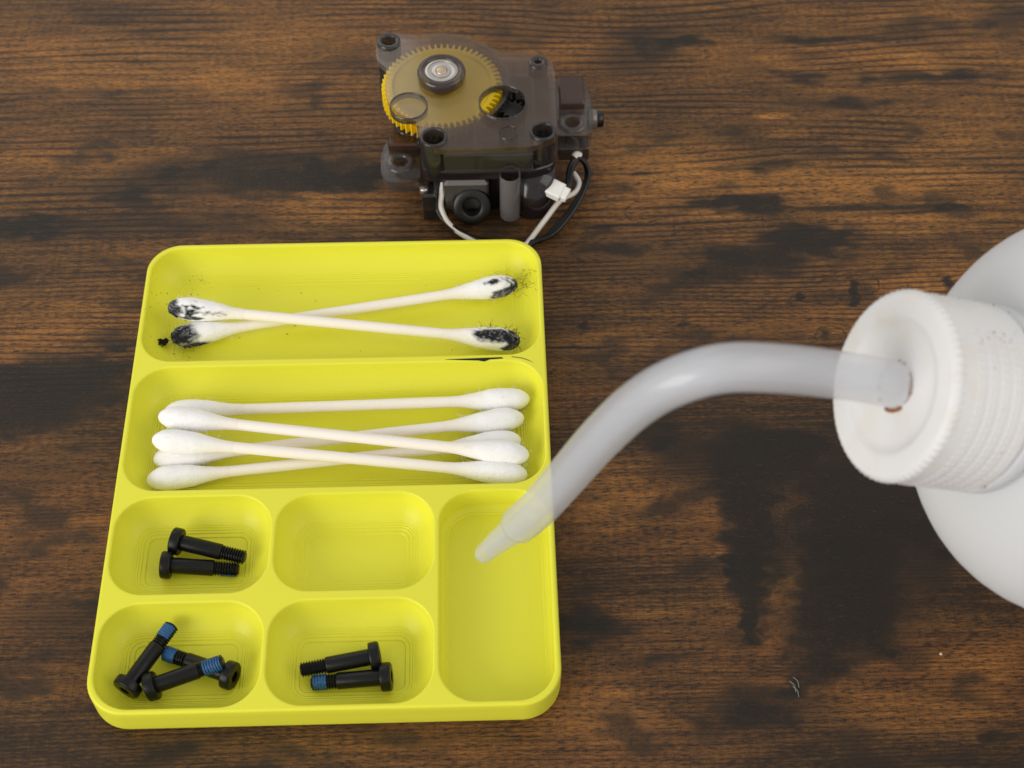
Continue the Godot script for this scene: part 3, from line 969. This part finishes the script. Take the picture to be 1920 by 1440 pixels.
# ------------------------------------------------------------------ wash bottle
func wash_bottle() -> void:
	var axis := Vector3(0.9082, -0.4020, -0.1159).normalized()
	var face := Vector3(84.84, 87.78, 43.38)
	var t := thing("wash_bottle", "translucent white squeeze bottle with knurled cap and bent spout tube", "bottle", face)
	var y := Vector3(0, 1, 0)
	y = (y - axis * y.dot(axis)).normalized()
	t.transform = Transform3D(Basis(axis, y, axis.cross(y)).scaled(Vector3.ONE * MM), face * MM)
	var skin := grain_normal(81, 0.05, 4.0)
	# --- bottle body: neck, rounded shoulder, straight side, base; local x runs from the cap towards the base
	var body := begin()
	var prof := [[14.0, 10.6], [17.2, 10.6], [17.6, 11.2]]
	for k in 15:
		var a := PI / 2 * k / 14
		prof.append([17.8 + 19.0 * (1.0 - cos(a)), 11.4 + 18.8 * sin(a)])
	prof.append_array([[60.0, 30.2], [100.0, 30.2], [132.0, 30.2], [135.5, 29.4], [137.5, 27.0], [138.0, 22.0], [136.5, 0.02]])
	sheet(body, lathe_x(prof, 96))
	var milk := paint(Color8(226, 228, 231), 0.4)
	milk.backlight_enabled = true
	milk.backlight = Color(0.8, 0.8, 0.8)
	rough_skin(milk, skin, 0.04, 0.15)
	part("bottle_body", body, milk, t)
	# --- cap
	var cap := begin()
	var n := 360
	var stain := noise(90, 0.5, 4)
	var rows := []
	var cols := []
	var face_prof := [[0.95, 0.02], [0.95, 5.0], [0.93, 7.0], [0.86, 7.9], [0.68, 8.6], [0.4, 9.1], [0.15, 9.45], [0.03, 9.75], [0.0, 10.2], [0.0, 12.2], [0.08, 12.6], [0.3, 12.9], [0.7, 13.1]]
	var cap_prof := face_prof.duplicate()
	for k in 92: cap_prof.append([0.9 + k * 0.14, 13.2])
	cap_prof.append_array([[13.9, 13.1], [14.1, 12.7], [14.1, 11.0]])
	for i in cap_prof.size():
		var row := PackedVector3Array()
		var col := PackedColorArray()
		var px: float = cap_prof[i][0]
		for k in n:
			var a := TAU * k / n
			var r: float = cap_prof[i][1]
			if i >= face_prof.size() - 2 and i < cap_prof.size() - 3:
				# knurls: fine grooves along, cut by rings
				var g := 0.5 + 0.5 * cos(a * 72.0)
				if px < 1.6:
					r += 0.22 * g * smoothstep(0.0, 0.7, px)
				elif px < 3.6:
					r += 0.03
				else:
					var ringed := fposmod(px - 3.6, 2.05)
					var rib := smoothstep(0.0, 0.25, ringed) * (1.0 - smoothstep(1.55, 1.8, ringed))
					var fine := 0.5 + 0.5 * cos(TAU * px / 0.68)
					r += 0.03 * rib + 0.16 * g * fine * rib
			row.append(Vector3(px, r * cos(a), r * sin(a)))
			var c := Color(0.83, 0.83, 0.835)
			var p := Vector3(px, cap_prof[i][1] * cos(a), cap_prof[i][1] * sin(a))
			var yellowed := clampf(stain.get_noise_3dv(p * 0.35) * 1.4 + 0.1, 0.0, 1.0)
			c = c.lerp(Color(0.78, 0.74, 0.64), yellowed * 0.55)
			col.append(c)
		rows.append(row)
		cols.append(col)
	cap.set_smooth_group(0)
	for i in rows.size() - 1:
		for k in n:
			var k2 := (k + 1) % n
			for e in [[i, k], [i + 1, k], [i, k2], [i, k2], [i + 1, k], [i + 1, k2]]:
				cap.set_color(cols[e[0]][e[1]])
				cap.add_vertex(rows[e[0]][e[1]])
	var white := paint(Color.WHITE, 0.45)
	white.vertex_color_use_as_albedo = true
	white.backlight_enabled = true
	white.backlight = Color(0.6, 0.6, 0.6)
	part("cap", cap, white, t)
	# ring below the cap
	var collar := begin()
	sheet(collar, lathe_x([[14.0, 11.0], [14.3, 13.0], [14.7, 13.4], [16.4, 13.4], [16.9, 13.0], [17.0, 11.0]], 96))
	part("neck_ring", collar, milk, t)
	# rust-coloured deposit round the foot of the tube and specks on the cap
	var rust := begin()
	var spots := RandomNumberGenerator.new()
	spots.seed = 5
	for k in 420:
		var a := deg_to_rad(spots.randf_range(0, 360))
		var deg := rad_to_deg(a)
		var keep := 1.0 if (deg > 22 and deg < 58) or (deg > 92 and deg < 150) else 0.36 if spots.randf() < 0.08 else 0.0
		if keep < 0.35: continue
		crumb(rust, Vector3(0.85, (3.35 + absf(spots.randfn(0.0, 0.14))) * cos(a), (3.35 + absf(spots.randfn(0.0, 0.14))) * sin(a)), spots.randf_range(0.12, 0.36), spots)
	for k in 46:
		var a := deg_to_rad(spots.randf_range(0, 360))
		var x := spots.randf_range(3.0, 13.9) if k > 16 else 14.0
		crumb(rust, Vector3(x, 13.3 * cos(a), 13.3 * sin(a)), spots.randf_range(0.05, 0.13) if k > 16 else spots.randf_range(0.1, 0.2), spots)
	for k in 24:
		var a := deg_to_rad(2.0 + spots.randfn(0.0, 4.5))
		crumb(rust, Vector3(spots.randf_range(4.0, 14.0), 13.3 * cos(a), 13.3 * sin(a)), spots.randf_range(0.04, 0.13), spots)
	for k in 60:
		var a := deg_to_rad(spots.randf_range(40.0, 120.0))
		crumb(rust, Vector3(14.05, 12.9 * cos(a), 12.9 * sin(a)), spots.randf_range(0.06, 0.16), spots)
	var dep := part("rust_deposit", rust, paint(Color8(152, 100, 58), 0.9), t)
	dep.set_meta("kind", "stuff")
	# --- spout tube (placed from its course in the scene)
	var clear := smoky(Color(0.87, 0.88, 0.9), 0.46, 0.28)
	clear.clearcoat_enabled = true
	clear.clearcoat = 0.6
	clear.clearcoat_roughness = 0.15
	clear.backlight_enabled = true
	clear.backlight = Color(0.4, 0.4, 0.41)
	var inner := smoky(Color(0.84, 0.86, 0.9), 0.22, 0.3)
	var path := smooth_path([Vector3(87.0, 86.9, 43.1), Vector3(82.3, 90.3, 44.4), Vector3(75.2, 95.1, 46.6), Vector3(66.7, 100.9, 49.7), Vector3(59.2, 103.2, 51.2), Vector3(53.4, 100.1, 51.0), Vector3(49.2, 93.4, 49.7), Vector3(45.1, 83.4, 48.2), Vector3(41.2, 71.2, 46.3), Vector3(37.4, 59.1, 44.3), Vector3(34.4, 50.6, 42.4)], 8)
	var inverse := t.transform.affine_inverse()
	var tip := smooth_path([Vector3(34.4, 50.6, 42.4), Vector3(33.5, 48.2, 41.9), Vector3(31.0, 42.0, 40.5), Vector3(28.5, 35.5, 39.2)], 10)
	var whole := path.duplicate()
	var outer := []
	var bore := []
	for k in path.size():
		var u := float(k) / (path.size() - 1)
		outer.append(lerpf(3.3, 3.0, u))
		bore.append(lerpf(1.9, 1.7, u))
	for k in range(1, tip.size()):
		var u := float(k) / (tip.size() - 1)
		whole.append(tip[k])
		outer.append(lerpf(2.98, 2.75, k / 4.0) if k < 4 else lerpf(2.75, 1.5, u) if k < tip.size() - 1 else 1.35)
		bore.append(lerpf(1.7, 0.85, u))
	var spout := begin()
	var rows_out := tube_rows(whole, outer, 48)
	var rows_in := tube_rows(whole, bore, 40)
	sheet(spout, rows_out)
	rows_in.reverse()
	var hollow := begin()
	sheet(hollow, rows_in)
	for at_end in [0, 1]:
		var o: PackedVector3Array = rows_out[0 if at_end == 0 else rows_out.size() - 1]
		var i: PackedVector3Array = tube_rows(whole, bore, 48)[0 if at_end == 0 else rows_out.size() - 1]
		sheet(spout, [i, o] if at_end == 0 else [o, i], true, 1)
	var spout_node := part("spout_tube", spout, clear, t)
	spout_node.transform = inverse * Transform3D(Basis.IDENTITY.scaled(Vector3.ONE * MM), Vector3.ZERO)
	part("tube_bore", hollow, inner, spout_node)

func crumb(st: SurfaceTool, at: Vector3, r: float, g: RandomNumberGenerator) -> void:
	var p := []
	for d in [Vector3(1, 0, 0), Vector3(-1, 0, 0), Vector3(0, 1, 0), Vector3(0, -1, 0), Vector3(0, 0, 1), Vector3(0, 0, -1)]: p.append(at + d * r * g.randf_range(0.5, 1.3))
	st.set_smooth_group(-1)
	for f in [[0, 2, 4], [2, 1, 4], [1, 3, 4], [3, 0, 4], [2, 0, 5], [1, 2, 5], [3, 1, 5], [0, 3, 5]]: tri(st, p[f[0]], p[f[1]], p[f[2]])

# ------------------------------------------------------------------ small dirt
func flake(st: SurfaceTool, points: Array, thick: float) -> void:
	var outline := PackedVector2Array()
	var y: float = points[0].y
	for p in points: outline.append(Vector2(p.x, p.z))
	prism(st, outline, y, y + thick, 0.0)

func dust() -> void:
	var black := paint(Color(0.035, 0.035, 0.03), 0.8)
	var g := RandomNumberGenerator.new()
	g.seed = 9
	# black smear on the rib between the two long compartments
	var smear := begin()
	flake(smear, [Vector3(21.5, 8.01, -21.6), Vector3(27.0, 8.01, -21.75), Vector3(33.0, 8.01, -21.9), Vector3(33.2, 8.01, -21.6), Vector3(30.5, 8.01, -21.4), Vector3(29.4, 8.01, -20.9), Vector3(28.2, 8.01, -21.2), Vector3(24.5, 8.01, -21.4)], 0.08)
	var hair := [Vector3(35.0, 8.0, -22.0), Vector3(37.0, 8.02, -21.6), Vector3(38.6, 7.98, -20.9), Vector3(40.0, 7.9, -19.9)]
	tube(smear, smooth_path(hair, 5), 0.07, 5)
	var s := thing("black_smear", "thin black flake of grease smeared on the tray rib below the black stained tip", "grease smear", Vector3.ZERO)
	part("flake", smear, black, s)
	# blob at the left of the wet black tip
	var blob := begin()
	for k in 40: crumb(blob, Vector3(-37.9 + g.randfn(0, 0.5), 2.9 + g.randfn(0, 0.12), -31.4 + g.randfn(0, 0.45)), g.randf_range(0.2, 0.5), g)
	var b := thing("grease_clump", "small black grease clump left of the wet black swab tip", "grease clump", Vector3.ZERO)
	part("clump", blob, black, b)
	# crumbs over the soiled compartment
	var crumbs := begin()
	for k in 70:
		var x := g.randf_range(-41.2, -32.0) if k < 46 else g.randf_range(-36, 40)
		var z := g.randf_range(-47.0, -27.0)
		var inset := minf(minf(x + 40.9, 40.9 - x), minf(z + 52.85, -22.75 - z))
		var h := TRAY_TOP if inset < 0.0 else FLOOR_Y if inset > 6.4 else FLOOR_Y + 6.4 - sqrt(maxf(0.0, 6.4 * 6.4 - pow(6.4 - inset, 2.0)))
		crumb(crumbs, Vector3(x, h + 0.05, z), g.randf_range(0.04, 0.16), g)
	for k in 24: crumb(crumbs, Vector3(-31.5 + g.randfn(0, 1.2), 3.1 + g.randf() * 0.1, -47.6 + g.randfn(0, 0.8)), g.randf_range(0.04, 0.13), g)
	for k in 26:
		var z := g.randf_range(-46, -40)
		var x := 36.0 + g.randf() * 5.0
		var p := Vector3(x, 5.0 + (x - 36.0) * 0.6, z)
		tube(crumbs, smooth_path([p, p + Vector3(g.randf_range(-1, 1), 0.1, g.randf_range(-1, 1)), p + Vector3(g.randf_range(-1.6, 2), 0.2, g.randf_range(-1.2, 1.2))], 3), 0.025, 4)
	var c := thing("black_crumbs", "black crumbs and hairs scattered round the used swabs in the tray", "dirt", Vector3.ZERO)
	part("crumbs", crumbs, black, c).set_meta("kind", "stuff")
	c.set_meta("kind", "stuff")
	# lint on the table
	var lint := begin()
	for q in [[84.5, 48.0], [85.2, 47.2], [84.9, 49.0]]:
		tube(lint, smooth_path([Vector3(q[0] - 0.6, 0.1, q[1] - 0.9), Vector3(q[0] + 0.1, 0.25, q[1]), Vector3(q[0] + 0.2, 0.1, q[1] + 1.2)], 4), 0.085, 5)
	var l := thing("lint_tuft", "tiny grey lint tuft on the dark wood right of the tray", "lint", Vector3.ZERO)
	part("fibres", lint, paint(Color8(120, 120, 116), 0.9), l)
	var chip := begin()
	crumb(chip, Vector3(112.5, 0.15, 42.5), 0.38, g)
	var h2 := thing("wood_chip", "tiny pale crumb on the wood below the bottle", "crumb", Vector3.ZERO)
	part("crumb", chip, paint(Color8(214, 190, 160), 0.8), h2)
